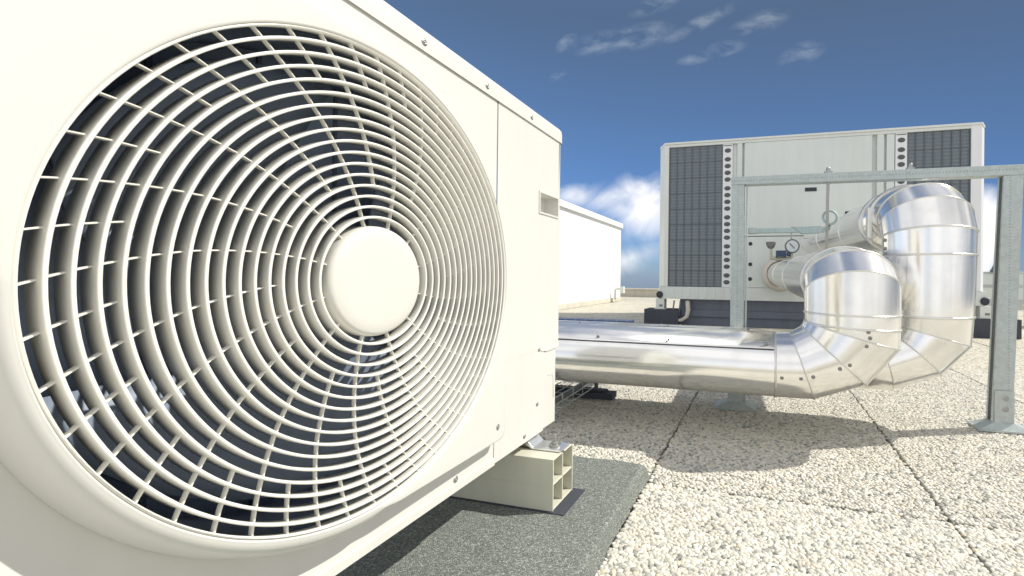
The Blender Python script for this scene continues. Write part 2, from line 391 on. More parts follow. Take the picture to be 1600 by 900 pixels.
# ---------------------------------------------------------------- the big fan unit
FX = -.55; CY, CZ = .510, -.008
U = empty('outdoor_unit', (-.72, .55, -.42))
tag(U, 'large cream outdoor air conditioning unit with a round fan grille facing the camera', 'air conditioner')
Z0, Z1, YL, YS, YR, XB = -.400, .3705, -.06, .838, 1.152, -.90
# front panel: sheet with a round opening, folded back at its edges
def front_panel():
    n = 128; vs = []; fs = []; r = .330
    for k in range(n):
        t = 2 * PI * k / n; u, v = math.cos(t), math.sin(t)
        vs.append((FX - .004, CY + r * u, CZ + r * v))
        s = min(((YS - .0016 - CY) / u) if u > 1e-6 else ((YL - CY) / u if u < -1e-6 else 1e9), ((Z1 + .004 - CZ) / v) if v > 1e-6 else ((Z0 - CZ) / v if v < -1e-6 else 1e9))
        vs.append((FX - .004, CY + s * u, CZ + s * v))
    for k in range(n): a = 2 * k; b = 2 * ((k + 1) % n); fs.append((a, a + 1, b + 1, b))
    # corners
    for (yy, zz) in ((YS - .0016, Z1 + .004), (YL, Z1 + .004), (YL, Z0), (YS - .0016, Z0)):
        c = len(vs); vs.append((FX - .004, yy, zz)); t = math.atan2(zz - CZ, yy - CY) % (2 * PI); k = int(t / (2 * PI) * n)
        fs.append((2 * k + 1, c, 2 * ((k + 1) % n) + 1))
    o = mesh('front_panel', vs, fs, WHITE, U)
    vv = o.data; k0 = len(vv.vertices)
    if vv.polygons[0].normal.x < 0: vv.flip_normals()
    o.modifiers.new('thick', 'SOLIDIFY').thickness = .004; o.modifiers['thick'].offset = -1
front_panel()
# sides, back, bottom, inner lining
mb = MB(); mb.box(XB, FX - .006, YL, YL + .004, Z0 + .002, Z1); mb.box(XB, XB + .004, YL, YR - .02, Z0 + .002, Z1); mb.box(XB, FX - .0045, YL + .001, YR - .02, Z0 + .0005, Z0 + .0045)
mb.build('casing', WHITE, U)
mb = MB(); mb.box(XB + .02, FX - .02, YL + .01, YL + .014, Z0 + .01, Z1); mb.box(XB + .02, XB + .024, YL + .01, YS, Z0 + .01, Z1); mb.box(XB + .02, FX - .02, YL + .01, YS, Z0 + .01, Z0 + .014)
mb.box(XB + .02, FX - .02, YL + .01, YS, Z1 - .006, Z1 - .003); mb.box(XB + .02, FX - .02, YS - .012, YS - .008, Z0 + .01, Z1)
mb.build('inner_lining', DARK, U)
IB = MB().box(-.748, -.742, YL + .02, YS - .013, Z0 + .015, Z1 - .007).build('added_backing', BACKW, U)  # pale panel added close behind the fan so the void reads lighter
for k in range(7): MB().box(-.7415, -.738, YL + .06 + k * .125, YL + .066 + k * .125, Z0 + .03, Z1 - .02).build('coil_strut', DARK, IB)
# right-hand service panel with recessed handle
yh0, yh1, zh0, zh1 = 1.026, 1.1265, .165, .2135
PX = FX + .0005
mb = MB()
pts_y = [YS + .0018, yh0, yh1, YR - .014]; pts_z = [-.188, zh0, zh1, Z1 + .004]
for i in range(3):
    for j in range(3):
        if i == 1 and j == 1: continue
        mb.add([(PX, pts_y[i], pts_z[j]), (PX, pts_y[i + 1], pts_z[j]), (PX, pts_y[i + 1], pts_z[j + 1]), (PX, pts_y[i], pts_z[j + 1])], [(0, 1, 2, 3)])
# rounded right edge of the panel
arc = [(PX - .014 + .014 * math.cos(t), YR - .014 + .014 * math.sin(t)) for t in np.linspace(0, PI / 2, 7)] + [(XB, YR)]
for a, b in zip(arc, arc[1:]): mb.add([(a[0], a[1], -.196), (b[0], b[1], -.196), (b[0], b[1], Z1 + .004), (a[0], a[1], Z1 + .004)], [(0, 1, 2, 3)])
me_o = mb.build('service_panel', WHITE, U)
bm = bmesh.new(); bm.from_mesh(me_o.data); bmesh.ops.remove_doubles(bm, verts=bm.verts, dist=1e-5); bmesh.ops.recalc_face_normals(bm, faces=bm.faces); bm.to_mesh(me_o.data); bm.free(); me_o.data.shade_smooth(); me_o.data.set_sharp_from_angle(angle=SM)
# lower cover, stepped in
YRL = YR - .018
mb = MB()
mb.add([(PX - .0004, YS + .0012, Z0), (PX - .0004, 1.058, Z0), (PX - .0004, 1.058, -.180), (PX - .0004, YS + .0012, -.180)], [(0, 1, 2, 3)])
lo = mb.build('lower_panel', WHITE, U)
mb = MB()
arc = [(PX - .0015, 1.060), (PX - .0015, YRL - .008)] + [(PX - .0015 - .008 + .008 * math.cos(t), YRL - .008 + .008 * math.sin(t)) for t in np.linspace(0, PI / 2, 5)] + [(XB, YRL)]
for a, b in zip(arc, arc[1:]): mb.add([(a[0], a[1], Z0 + .004), (b[0], b[1], Z0 + .004), (b[0], b[1], -.197), (a[0], a[1], -.197)], [(0, 1, 2, 3)])
vc = mb.build('valve_cover', WHITE, U)
# moulded lip above the valve cover
MB().prism([(1.036, -.1885), (1.143, -.186), (1.143, -.1955), (1.075, -.197), (1.045, -.193)], PX - .01, PX + .0012, 'x').build('cover_lip', WHITE, U, bevel=.0008)
MB().tube([(PX - .001, 1.085, -.262), (PX - .0012, 1.108, -.264), (PX - .0012, 1.115, -.275), (PX - .0012, 1.116, -.33)], .0010, 6).build('moulded_rib', WHITE, U, smooth=True)
# recessed grip
h = MB(); d = .035
for (a, b, c, e) in ((yh0, yh1, zh0, zh0), (yh0, yh1, zh1, zh1)): h.add([(PX, a, c), (PX, b, c), (PX - d, b - .004, c), (PX - d, a + .004, c)], [(0, 1, 2, 3)])
for y in (yh0, yh1): yy = y + (.004 if y == yh0 else -.004); h.add([(PX, y, zh0), (PX, y, zh1), (PX - d, yy, zh1), (PX - d, yy, zh0)], [(0, 1, 2, 3)])
h.add([(PX - d, yh0, zh0), (PX - d, yh1, zh0), (PX - d, yh1, zh1), (PX - d, yh0, zh1)], [(0, 1, 2, 3)])
h.build('grip_recess', WHITE, U)
fr = MB(); wv = .0045
for b in ((yh0 - wv, yh1 + wv, zh1, zh1 + wv), (yh0 - wv, yh1 + wv, zh0 - wv, zh0), (yh0 - wv, yh0, zh0, zh1), (yh1, yh1 + wv, zh0, zh1)): fr.box(PX - .001, PX + .0025, *b)
fr.build('grip_frame', WHITE, U)
# lid with rolled edge and rounded far corner
prof = [(FX + .0035, Z1 + .001), (FX + .0035, .398), (FX + .0025, .4045), (FX - .002, .4095), (FX - .009, .412), (XB - .004, .412), (XB - .004, Z1 + .001)]
def lid():
    n = 9; vs = []; fs = []; secs = []
    ends = [(YL - .004, 0)] + [(YR + .002 - .016 + .016 * math.sin(t), .016 * (1 - math.cos(t))) for t in np.linspace(0, PI / 2, n)]
    for y, ins in ends:
        for (x, z) in prof:
            xx = x - ins * (1 if x > -.7 else -1) * .5; zz = z - (ins if z > .39 else 0)
            vs.append((xx, y, zz))
    P = len(prof)
    for a in range(len(ends) - 1):
        for i in range(P - 1): fs.append((a * P + i, a * P + i + 1, (a + 1) * P + i + 1, (a + 1) * P + i))
    fs.append(tuple(range((len(ends) - 1) * P, len(ends) * P))); fs.append(tuple(range(P))[::-1])
    mesh('lid', vs, fs, WHITE, U, smooth=math.radians(50))
lid()
for y in (.795, .976, .62, .30): screw((FX + .0035, y, .3865 if y > .7 else .386), 'x', .0052, U)
# square fan plate (right-hand half) and the drum with its thick rolled rim
HP = FX + .017
def lean(y): return (.0045 if y > .846 else -.017 if y < .34 else -.017 + .0215 * (y - .34) / .506)
def warp(o):
    me = o.data
    for v in me.vertices:
        x, y, z = v.co; x2 = x - lean(y); k = x2 / x; v.co = (x2, y * k, z * k)
    me.update(); return o
def fan_plate():
    """moulded surround: square at the top and right, a quarter round at the lower left, thicker towards the left"""
    n = 288; vs = []; fs = []; R = .3365; yr, rc = .8520, .014
    def outline(t):
        u, v = math.cos(t), math.sin(t); yl = CY - R
        sy = (yr - CY) / u if u > 1e-6 else (yl - CY) / u if u < -1e-6 else 1e9; sz = R / abs(v) if abs(v) > 1e-6 else 1e9
        if u > 0 and v > 0: return CY + .3420 * u, CZ + R * v
        s = min(sy, sz); y, z = CY + s * u, CZ + s * v
        dyc = (y - (yr - rc)) if u > 0 else ((yl + rc) - y); dzc = abs(z - CZ) - (R - rc)
        if dyc > 0 and dzc > 0:
            q = math.hypot(dyc, dzc); k = min(1, rc / q); y = (yr - rc + dyc * k) if u > 0 else (yl + rc - dyc * k); z = CZ + math.copysign(R - rc + dzc * k, v)
        return y, z
    def sm(a, b, x): x = min(1, max(0, (x - a) / (b - a))); return x * x * (3 - 2 * x)
    for k in range(n):
        t = 2 * PI * k / n; d = math.degrees(t) % 360; u, v = math.cos(t), math.sin(t); yo, zo = outline(t)
        wc = sm(168, 182, d) * (1 - sm(268, 280, d)); col = []
        for r_, x in ((.3157, FX + .009), (.3157, FX + .0295), (.3164, FX + .0320), (.3176, FX + .0328)):
            y, z = CY + r_ * u, CZ + r_ * v; x2 = x - lean(y); kk = x2 / x; col.append(Vector((x2, y * kk, z * kk)))
        rim = col[-1]; hx = FX + .0322 - lean(yo); kk = -hx / .533
        T1 = Vector((hx, yo * kk, zo * kk)); B1 = Vector((FX + .0003, T1.y + .0010 * u, T1.z + .0010 * v))
        B2 = Vector((FX + .0003, CY + R * u, CZ + R * v)); T2 = Vector((rim.x - .0006, rim.y + (B2.y - rim.y) * .12, rim.z + (B2.z - rim.z) * .12))
        T = T1.lerp(T2, wc); B = B1.lerp(B2, wc); side_ = Vector((0, u, v))
        col += [rim.lerp(T, .02) + Vector((.0001, 0, 0)), rim.lerp(T, .97)]
        rd = T.x - B.x                           # depth of the edge
        for q in (.12, .3, .5, .7, .88):
            a_ = q * PI / 2
            P_sharp = T + Vector((-min(.003, rd) * (1 - math.cos(a_)), 0, 0)) + side_ * .0012 * math.sin(a_)
            P_round = Vector((B.x + rd * math.cos(a_), T.y + (B.y - T.y) * math.sin(a_), T.z + (B.z - T.z) * math.sin(a_)))
            col.append(P_sharp.lerp(P_round, wc))
        col.append(B + side_ * .0012 * (1 - wc)); vs += col
    P = len(col)
    for k in range(n):
        k2 = (k + 1) % n
        for i in range(P - 1): fs.append((k * P + i, k * P + i + 1, k2 * P + i + 1, k2 * P + i))
    mesh('fan_surround', vs, fs, WHITE, U, smooth=math.radians(50))
fan_plate()
MB().lathe([(.3157, FX + .009), (.3162, FX), (.318, FX - .02)], (0, CY, CZ), 'x', 128).build('throat_ring', WHITE, U, smooth=True)
screw((FX + .0288, .807, -.3085), 'x', .0055, U); screw((FX, .717, -.380), 'x', .0052, U)
for p in ((1.032, -.186), (.964, -.384), (1.025, -.323)): screw((PX + .0005, *p), 'x', .0042, U)
# thin folded flange at the foot of the front, and dark strips standing for the seam's shade
MB().prism([(FX + .0035, Z0 - .001), (FX + .0035, Z0 + .013), (FX + .0006, Z0 + .014), (FX + .0006, Z0 - .001)], YL, YS - .001, 'y').build('base_flange', WHITE, U)
MB().box(FX - .012, FX - .0062, YS - .004, YS + .034, Z0 + .006, Z1 - .008).build('panel_gap', DARK, U)
MB().box(FX - .003, FX - .0002, YS - .0012, YS + .0016, Z0 + .002, Z1 + .003).build('seam_shade_strip', DARK, U)
# --- grille
GR = MB().lathe([(.3158, -.5205), (.3142, -.5175), (.3128, -.5205), (.3132, -.532), (.3157, -.534)], (0, CY, CZ), 'x', 192).build('fan_grille', GRILLE, U, smooth=True); warp(GR)
RX = -.5165
radii = [.0878 + .01425 * k for k in range(16)]
for r in radii:
    t = .00175; d = .0225
    pr = [(r - t * .55, RX), (r + t * .55, RX), (r + t * .92, RX - .0007), (r + t, RX - .0018), (r + t * .75, RX - d), (r - t * .75, RX - d), (r - t, RX - .0018), (r - t * .92, RX - .0007)]
    warp(MB().lathe(pr, (0, CY, CZ), 'x', 160, closed=True).build('grille_ring', GRILLE, GR, smooth=True))
hub = MB().lathe([(0, -.5140), (.03, -.5141), (.058, -.5144), (.070, -.5152), (.0742, -.5172), (.0762, -.522), (.0768, -.528), (.0768, -.552), (.074, -.556), (0, -.556)], (0, CY - .001, CZ - .001), 'x', 96).build('hub_cap', HUBW, GR, smooth=True); warp(hub)
def spiral(r): return math.radians(np.interp(r, [.07, .1069, .1222, .1417, .1555, .1694, .1829, .1993, .2138, .2265, .2417, .2544, .2689, .2828, .2974, .3160], [104.9, 105.8, 106.7, 107.7, 108.5, 109.4, 110.3, 111.4, 112.4, 113.5, 114.7, 115.8, 117.0, 118.1, 119.3, 120.8]))
def spoke(a, r0, r1):
    n = max(3, int((r1 - r0) / .008)); vs = []; fs = []; w_ = .00092
    for i in range(n + 1):
        r = r0 + (r1 - r0) * i / n; t = spiral(r) + a; y, z = CY + r * math.cos(t), CZ + r * math.sin(t)
        e = .003; t2 = spiral(r + e) + a; dy_, dz_ = CY + (r + e) * math.cos(t2) - y, CZ + (r + e) * math.sin(t2) - z; q = math.hypot(dy_, dz_); ny, nz = -dz_ / q, dy_ / q
        for (o_, x) in ((-.5, RX - .0070), (.5, RX - .0070), (1, RX - .0078), (.8, RX - .0130), (-.8, RX - .0130), (-1, RX - .0078)): vs.append((x, y + ny * o_ * w_, z + nz * o_ * w_))
    for i in range(n):
        for k in range(6): fs.append((i * 6 + k, i * 6 + (k + 1) % 6, (i + 1) * 6 + (k + 1) % 6, (i + 1) * 6 + k))
    fs += [tuple(range(6)), tuple(range(n * 6, n * 6 + 6))]
    warp(mesh('grille_spoke', vs, fs, GRILLE, GR, smooth=SM))
for k in range(48):
    r0 = .074 if k % 4 == 0 else radii[3] if k % 2 == 0 else radii[12]
    spoke(math.radians(7.5 * k), r0, .3158)
# --- bell mouth and propeller behind the grille
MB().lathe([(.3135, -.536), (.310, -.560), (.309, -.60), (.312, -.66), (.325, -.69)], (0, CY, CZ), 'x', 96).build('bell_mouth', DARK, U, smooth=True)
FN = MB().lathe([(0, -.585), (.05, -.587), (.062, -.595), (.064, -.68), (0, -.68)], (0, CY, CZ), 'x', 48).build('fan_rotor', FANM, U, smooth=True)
for k in range(3):
    vs = []; fs = []; nr, na = 10, 12
    for i in range(nr + 1):
        r = .055 + .235 * i / nr; wd = math.radians(34 + 26 * math.sin(PI * min(1, i / nr * .8)))
        for j in range(na + 1):
            s = j / na - .5; t = 2 * PI * k / 3 + .5 + s * wd * 1.5 - .5 * (i / nr) ** 2
            vs.append((-.632 + s * (.085 - .03 * i / nr) + .01 * math.cos(s * 3), CY + r * math.cos(t), CZ + r * math.sin(t)))
    for i in range(nr):
        for j in range(na): a = i * (na + 1) + j; fs.append((a, a + 1, a + na + 2, a + na + 1))
    b = mesh('fan_blade', vs, fs, FANM, FN, smooth=True); b.modifiers.new('thick', 'SOLIDIFY').thickness = .004
# --- pressed steel mounting foot, bolted down on the block
BT = -.431
mb = MB(); mb.prism([(-.60, BT + .030), (-.575, BT + .028), (-.556, BT + .012), (-.549, BT + .0045), (-.475, BT + .0045), (-.475, BT + .0008), (-.552, BT + .0008), (-.575, BT + .014), (-.60, BT + .022)], 1.005, 1.062, 'y')
FT = mb.build('mounting_foot', metal('bright_zinc', (.80, .82, .84), .3, .001, .3), U, bevel=.001)
bolt = MB().lathe([(0, BT + .034), (.0035, BT + .034), (.0045, BT + .0325), (.0045, BT + .016)], (-.503, 1.034, 0), 'z', 14).lathe([(.0045, BT + .0165), (.0085, BT + .0165), (.0095, BT + .0150), (.0095, BT + .0105), (.0150, BT + .0100), (.0155, BT + .0048), (.013, BT + .0045)], (-.503, 1.034, 0), 'z', 6 * 4)
bolt.build('bolt', STEEL, FT, smooth=SM)
MB().box(-.80, -.60, 1.0, 1.07, BT + .001, Z0 + .002).build('foot_rail', WHITE, U)

# ---------------------------------------------------------------- cream support block (hollow, four cells) and its black pad
zb, zt = -.5535, BT; y0, y1 = .9625, 1.0760; x0, x1 = -1.05, -.4725; t = .0045
blk = MB(); sl = .008   # the end face leans out towards its foot
def xe(z): return x1 + -.0 - sl * (z - zb) / (zt - zb) * -1 * 0 + (0)
blk.box(x0, x1, y0, y0 + t, zb, zt); blk.box(x0, x1, y1 - t, y1, zb, zt - .004); blk.box(x0, x1 - .001, y0 + t, y1 - t, zb + .001, zb + t)
ym = (y0 + y1) / 2; zm = (zb + zt) / 2
blk.box(x0, x1 - .002, ym - t / 2, ym + t / 2, zb + t, zt - t); blk.box(x0, x1 - .0015, y0 + t, ym - t / 2, zm - t / 2, zm + t / 2); blk.box(x0, x1 - .0015, ym + t / 2, y1 - t, zm - t / 2, zm + t / 2)
blk.box(x0, x1 - .001, y0 + t, ym - .006, zt - t, zt - .0005); blk.box(x0, x1 - .001, ym + .008, y1 - t, zt - t, zt - .0012)
ob = blk.build('support_block', BLOCKP, bevel=.0012); tag(ob, 'cream hollow plastic block with four open cells carrying the foot of the big fan unit', 'support block')
# a slot moulding along the top edge and a thin rib line on the long side
MB().box(x0, x1 - .02, y0 - .0008, y0, zb + .058, zb + .060).build('side_rib', BLOCKP, ob)
pd = bx('rubber_pad', (-1.08, -.442, .958, 1.088, -.5555, -.5537), BLACK); tag(pd, 'thin black rubber strip between the cream block and the grey mat', 'rubber strip')

# ---------------------------------------------------------------- insulated pipes
def ell(c, a, b, n=48, s=1.0):
    c, a, b = Vector(c), Vector(a) * s, Vector(b) * s
    return [c + a * math.cos(2 * PI * k / n) + b * math.sin(2 * PI * k / n) for k in range(n)]
def gore(A, B, m, parent, name='pipe_section', s=1.0, sub=1):
    n = 48; vs = []; fs = []
    for i in range(sub + 1):
        f = i / sub
        for k in range(n):
            t = 2 * PI * k / n
            p = Vector(A[0]).lerp(Vector(B[0]), f) + (Vector(A[1]).lerp(Vector(B[1]), f) * math.cos(t) + Vector(A[2]).lerp(Vector(B[2]), f) * math.sin(t)) * s
            vs.append(p)
    for i in range(sub):
        for k in range(n): fs.append((i * n + k, i * n + (k + 1) % n, (i + 1) * n + (k + 1) % n, (i + 1) * n + k))
    return mesh(name, vs, fs, m, parent, smooth=True)
def bead(S, r, parent, m=None, s=1.0):
    n = 64; E = ell(*S, n, s); vs = []; fs = []; q = 6; c = Vector(S[0]); ax = Vector(S[1]).cross(Vector(S[2])).normalized()
    for k, p in enumerate(E):
        rad = (p - c).normalized()
        for j in range(q): t = 2 * PI * j / q; vs.append(p + rad * math.cos(t) * r + ax * math.sin(t) * r)
    for k in range(n):
        for j in range(q): fs.append((k * q + j, k * q + (j + 1) % q, ((k + 1) % n) * q + (j + 1) % q, ((k + 1) % n) * q + j))
    return mesh('seam_bead', vs, fs, m or BEAD, parent, smooth=True)
def sec(o, i, b):
    """seam through the outer and inner points of the bend; b = half axis across it"""
    o, i = Vector(o), Vector(i); return ((o + i) / 2, (o - i) / 2, Vector(b))
def run(parent, secs, beads, scales=None):
    out = []
    for k in range(len(secs) - 1):
        s = (1.0 if k % 2 else 1.008) if not scales else scales[k]
        out.append(gore(secs[k], secs[k + 1], ALU if (k % 3) else ALU2, parent, s=s, sub=1))
    for k, r in beads.items(): bead(secs[k], r, parent, s=1.004)
    return out

def dents(p):  # a few self-tapping screws where a band is fixed
    pass
P1 = empty('insulated_pipe', (.30, 1.75, -.43))
tag(P1, 'nearer shiny aluminium clad pipe with the lower bend, running past the big fan unit', 'pipe')
Y1, RY = 1.75, .150
by = (0, RY, 0)
low = [sec((x, Y1, -.436 + zo), (x, Y1, -.200 + zo), by) for x, zo in ((-2.6, .0), (-1.1, .0), (.046, .0))]
low += [sec((.186, Y1, -.434), (.098, Y1, -.197), by), sec((.360, Y1, -.372), (.140, Y1, -.172), by), sec((.468, Y1, -.240), (.150, Y1, -.150), by)]
X1 = .309; RXP = .159
low += [sec((.468, Y1, -.172), (.150, Y1, -.155), by), sec((.468, Y1, -.122), (.150, Y1, -.118), by)]
run(P1, low[:3], {1: .004}); run(P1, low[2:], {0: .0045, 1: .003, 2: .003, 3: .003, 4: .004, 5: .004})
ax_ = (RXP, 0, 0)
up = [(Vector((X1, Y1, -.122)), Vector((0, -.150, .004)), Vector(ax_)),
      sec((X1, 1.602, .030), (X1, 1.905, -.118), ax_), sec((X1 - .002, 1.700, .105), (X1, 1.912, -.116), ax_), sec((X1 - .006, 1.860, .128), (X1 - .004, 1.918, -.122), (.152, 0, 0)),
      sec((X1 - .012, 1.97, .128), (X1 - .010, 1.97, -.126), (.142, 0, 0))]
run(P1, up, {1: .003, 2: .003, 3: .003, 4: .003})
back = [up[-1], sec((.262, 3.0, .150), (.262, 3.0, -.110), (.140, .005, 0)), sec((.225, 4.2, .172), (.225, 4.2, -.090), (.140, .005, 0)), sec((.185, 5.50, .200), (.185, 5.50, -.078), (.143, .005, 0))]
run(P1, back, {0: .005, 1: .004, 2: .004})
# longitudinal lap of the straight run, with its rivets
def lap(parent, Yc, zc, ry, rz, x0, x1, a0, a1, name='lap_strip'):
    vs = []; fs = []; n = 14
    for k in range(n + 1):
        t = a0 + (a1 - a0) * k / n
        for x in (x0, x1): vs.append((x, Yc - (ry + .0022) * math.cos(t), zc + (rz + .0022) * math.sin(t)))
    for k in range(n): fs.append((2 * k, 2 * k + 1, 2 * k + 3, 2 * k + 2))
    o = mesh(name, vs, fs, ALU, parent, smooth=True); s = o.modifiers.new('thick', 'SOLIDIFY'); s.thickness = .0012; s.offset = 0
    return o
lap(P1, Y1, -.318, RY, .118, -2.6, .0445, math.radians(37), math.radians(100))
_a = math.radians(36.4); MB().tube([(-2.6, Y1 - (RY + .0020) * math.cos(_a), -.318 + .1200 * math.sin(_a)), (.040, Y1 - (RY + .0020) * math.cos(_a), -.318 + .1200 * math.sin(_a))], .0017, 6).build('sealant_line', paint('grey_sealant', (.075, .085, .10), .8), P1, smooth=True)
rv = metal('dull_rivet', (.30, .29, .27), .4, .001)
for x in (-.62, -.34, .015, -.90): 
    t = math.radians(44); screw((x, Y1 - (RY + .004) * math.cos(t), -.318 + .122 * math.sin(t)), '-y', .0055, P1, rv, 'rivet')
def on_gore(A, B, f, t, s=1.012): 
    return Vector(A[0]).lerp(Vector(B[0]), f) + (Vector(A[1]).lerp(Vector(B[1]), f) * math.cos(t) + Vector(A[2]).lerp(Vector(B[2]), f) * math.sin(t)) * s
for (i, f, t) in ((2, .2, -80), (2, .8, -80), (3, .15, -80), (3, .85, -80), (4, .12, -78), (4, .85, -78), (5, .35, -78), (5, .85, -80)):
    screw(on_gore(low[i], low[i + 1], f, math.radians(t)), '-y', .0052, P1, rv, 'rivet')
# white end flange and insulation collar at the chiller
MB().lathe([(.150, 5.34), (.195, 5.38), (.203, 5.44), (.198, 5.51), (.150, 5.545)], (.192, 0, .061), 'y', 48).build('end_collar', CREAMT, P1, smooth=True)
# gauge and valves tapped into this pipe
GA = MB().lathe([(0, 4.865), (.058, 4.865), (.060, 4.862), (.072, 4.862), (.074, 4.868), (.074, 4.91), (.05, 4.915), (0, 4.915)], (.292, 0, .345), 'y', 40).build('pressure_gauge', paint('gauge_rim', (.12, .13, .15), .4, .1), P1, smooth=SM)
MB().lathe([(0, 4.8628), (.060, 4.8628), (.060, 4.8640)], (.292, 0, .345), 'y', 36).build('dial', DIAL, GA)
MB().prism([(.262, .372), (.268, .377), (.318, .322), (.312, .318)], 4.858, 4.8615, 'y').build('needle', BLACK, GA)
MB().tube([(.285, 4.9, .29), (.285, 4.9, .22), (.16, 4.9, .21), (.08, 4.9, .225)], .020, 10).build('valve_pipe', BRASS, P1, smooth=SM)
MB().tube([(.285, 4.9, .42), (.285, 4.9, .555)], .007, 8).build('gauge_stem', BRASS, P1, smooth=SM); MB().tube([(.08, 4.9, .20), (.08, 4.9, .33)], .014, 10).build('valve_stem', BRASS, P1, smooth=SM)
MB().box(.13, .235, 4.85, 4.94, .235, .30).box(.24, .275, 4.86, 4.93, .24, .285).build('valve_body', BLUE, P1, bevel=.006)
MB().lathe([(0, .395), (.05, .393), (.052, .37), (.032, .33), (.014, .32)], (.078, 4.9, 0), 'z', 16).build('valve_knob', paint('grey_knob', (.17, .18, .18), .5, .1), P1, smooth=SM)

P2 = empty('insulated_pipe', (.63, 2.05, -.44))
tag(P2, 'farther and taller shiny aluminium clad pipe arching up behind the lower bend', 'pipe')
Y2 = 2.05
low2 = [sec((x, Y2, -.448), (x, Y2, -.2215), (0, .152, 0)) for x in (-2.9, -1.2, .30)]
low2 += [sec((.51, Y2, -.450), (.44, Y2, -.215), (0, .152, 0)), sec((.690, Y2, -.380), (.480, Y2, -.190), (0, .152, 0)), sec((.798, Y2, -.256), (.485, Y2, -.168), (0, .155, 0)),
         sec((.806, Y2, -.140), (.484, Y2, -.140), (0, .158, 0)), sec((.812, Y2, .101), (.484, Y2, .101), (0, .16, 0)), ((Vector((.648, Y2, .185))), Vector((.166, 0, 0)), Vector((0, .16, -.022)))]
run(P2, low2[:3], {1: .004}); run(P2, low2[2:], {0: .003, 1: .003, 2: .003, 3: .003, 4: .005, 5: .0045})
X2 = .648; ax2 = (.166, 0, 0)
up2 = [sec((X2, Y2 - .16, .207), (X2, Y2 + .16, .163), ax2), sec((X2 - .004, Y2 - .118, .325), (X2, Y2 + .165, .166), ax2), sec((X2 - .010, Y2 - .03, .392), (X2 - .005, Y2 + .17, .170), (.163, 0, 0)),
       sec((X2 - .03, Y2 + .14, .412), (X2 - .02, Y2 + .18, .168), (.155, 0, 0)), sec((X2 - .055, Y2 + .25, .405), (X2 - .05, Y2 + .25, .142), (.150, 0, 0))]
run(P2, up2, {0: .004, 1: .003, 2: .003, 3: .003, 4: .004})
back2 = [up2[-1], sec((.575, 2.9, .43), (.575, 2.9, .165), (.135, 0, 0)), sec((.555, 3.9, .475), (.555, 3.9, .215), (.135, 0, 0)), sec((.545, 5.2, .53), (.545, 5.2, .28), (.135, 0, 0))]
run(P2, back2, {0: .010, 1: .004, 2: .004, 3: .004})
lap(P2, Y2, -.3348, .152, .1133, -2.9, .295, math.radians(58), math.radians(102))
for x in (-.85, -.42, -.06, .25): 
    t = math.radians(74); screw((x, Y2 - .156 * math.cos(t), -.3348 + .118 * math.sin(t)), '-y', .005, P2, rv, 'rivet')
for z in (.13, .165, .06, .02, .11, .04): 
    t = math.radians(200); screw((X2 - .163, Y2 - .03, z), '-y', .006, P2, rv, 'rivet')
# strap collar with clip where the arch meets the run back
bead(up2[3], .012, P2); MB().box(.455, .475, 2.20, 2.24, .19, .33).build('collar_clip', BEAD, P2, bevel=.003)

# ---------------------------------------------------------------- galvanised pipe support frame
FR = empty('pipe_rack', (.43, 2.13, G))
tag(FR, 'galvanised steel goal-shaped rack straddling the pipes, feet on the paving', 'pipe rack')
def channel(b0, b1, y0=2.10, y1=2.152, t=.003, lip=.012):
    """C section open to the left, with turned-in lips, lofted between two heights"""
    vs = []
    for (x0, x1, z) in (b0, b1):
        vs += [(x, y, z) for x, y in ((x0, y0), (x1, y0), (x1, y1), (x0, y1), (x0, y1 - lip), (x0 + t, y1 - lip), (x0 + t, y1 - t), (x1 - t, y1 - t), (x1 - t, y0 + t), (x0 + t, y0 + t), (x0 + t, y0 + lip), (x0, y0 + lip))]
    return vs, [tuple(range(12))[::-1], tuple(range(12, 24))] + [(i, (i + 1) % 12, 12 + (i + 1) % 12, 12 + i) for i in range(12)]
def bar(name, b0, b1, ax, dots, yd=.052, m=None, opened=False):
    """tapering box between two rectangles: b=(x0,x1,z) for posts, (z0,z1,x) for beams; open channel look from a lipped inner face"""
    y0, y1 = 2.10, 2.10 + yd
    if ax == 'z': vs = [(b0[0], y0, b0[2]), (b0[1], y0, b0[2]), (b0[1], y1, b0[2]), (b0[0], y1, b0[2]), (b1[0], y0, b1[2]), (b1[1], y0, b1[2]), (b1[1], y1, b1[2]), (b1[0], y1, b1[2])]
    else: vs = [(b0[2], y0, b0[0]), (b0[2], y0, b0[1]), (b0[2], y1, b0[1]), (b0[2], y1, b0[0]), (b1[2], y0, b1[0]), (b1[2], y0, b1[1]), (b1[2], y1, b1[1]), (b1[2], y1, b1[0])]
    o = mesh(name, vs, [(0, 3, 2, 1), (4, 5, 6, 7), (0, 1, 5, 4), (1, 2, 6, 5), (2, 3, 7, 6), (3, 0, 4, 7)], galv('galvanised_perforated', dots) if dots else GALV, FR) if not opened else mesh(name, *channel(b0, b1), galv('galvanised_perforated', dots), FR)
    bv = o.modifiers.new('bevel', 'BEVEL'); bv.width = .0025; bv.segments = 2
    return o
GALVD = None
pl = bar('post', (-.145, -.082, -.585), (-.145, -.086, .434), 'z', (2, 0, -.114))
pr_ = bar('post', (.900, .972, -.585), (.936, 1.004, .4272), 'z', (2, 0, .957), opened=True)
bm_ = bar('beam', (.4345, .472, -.147), (.4275, .4705, 1.010), 'x', (0, 2, .451))
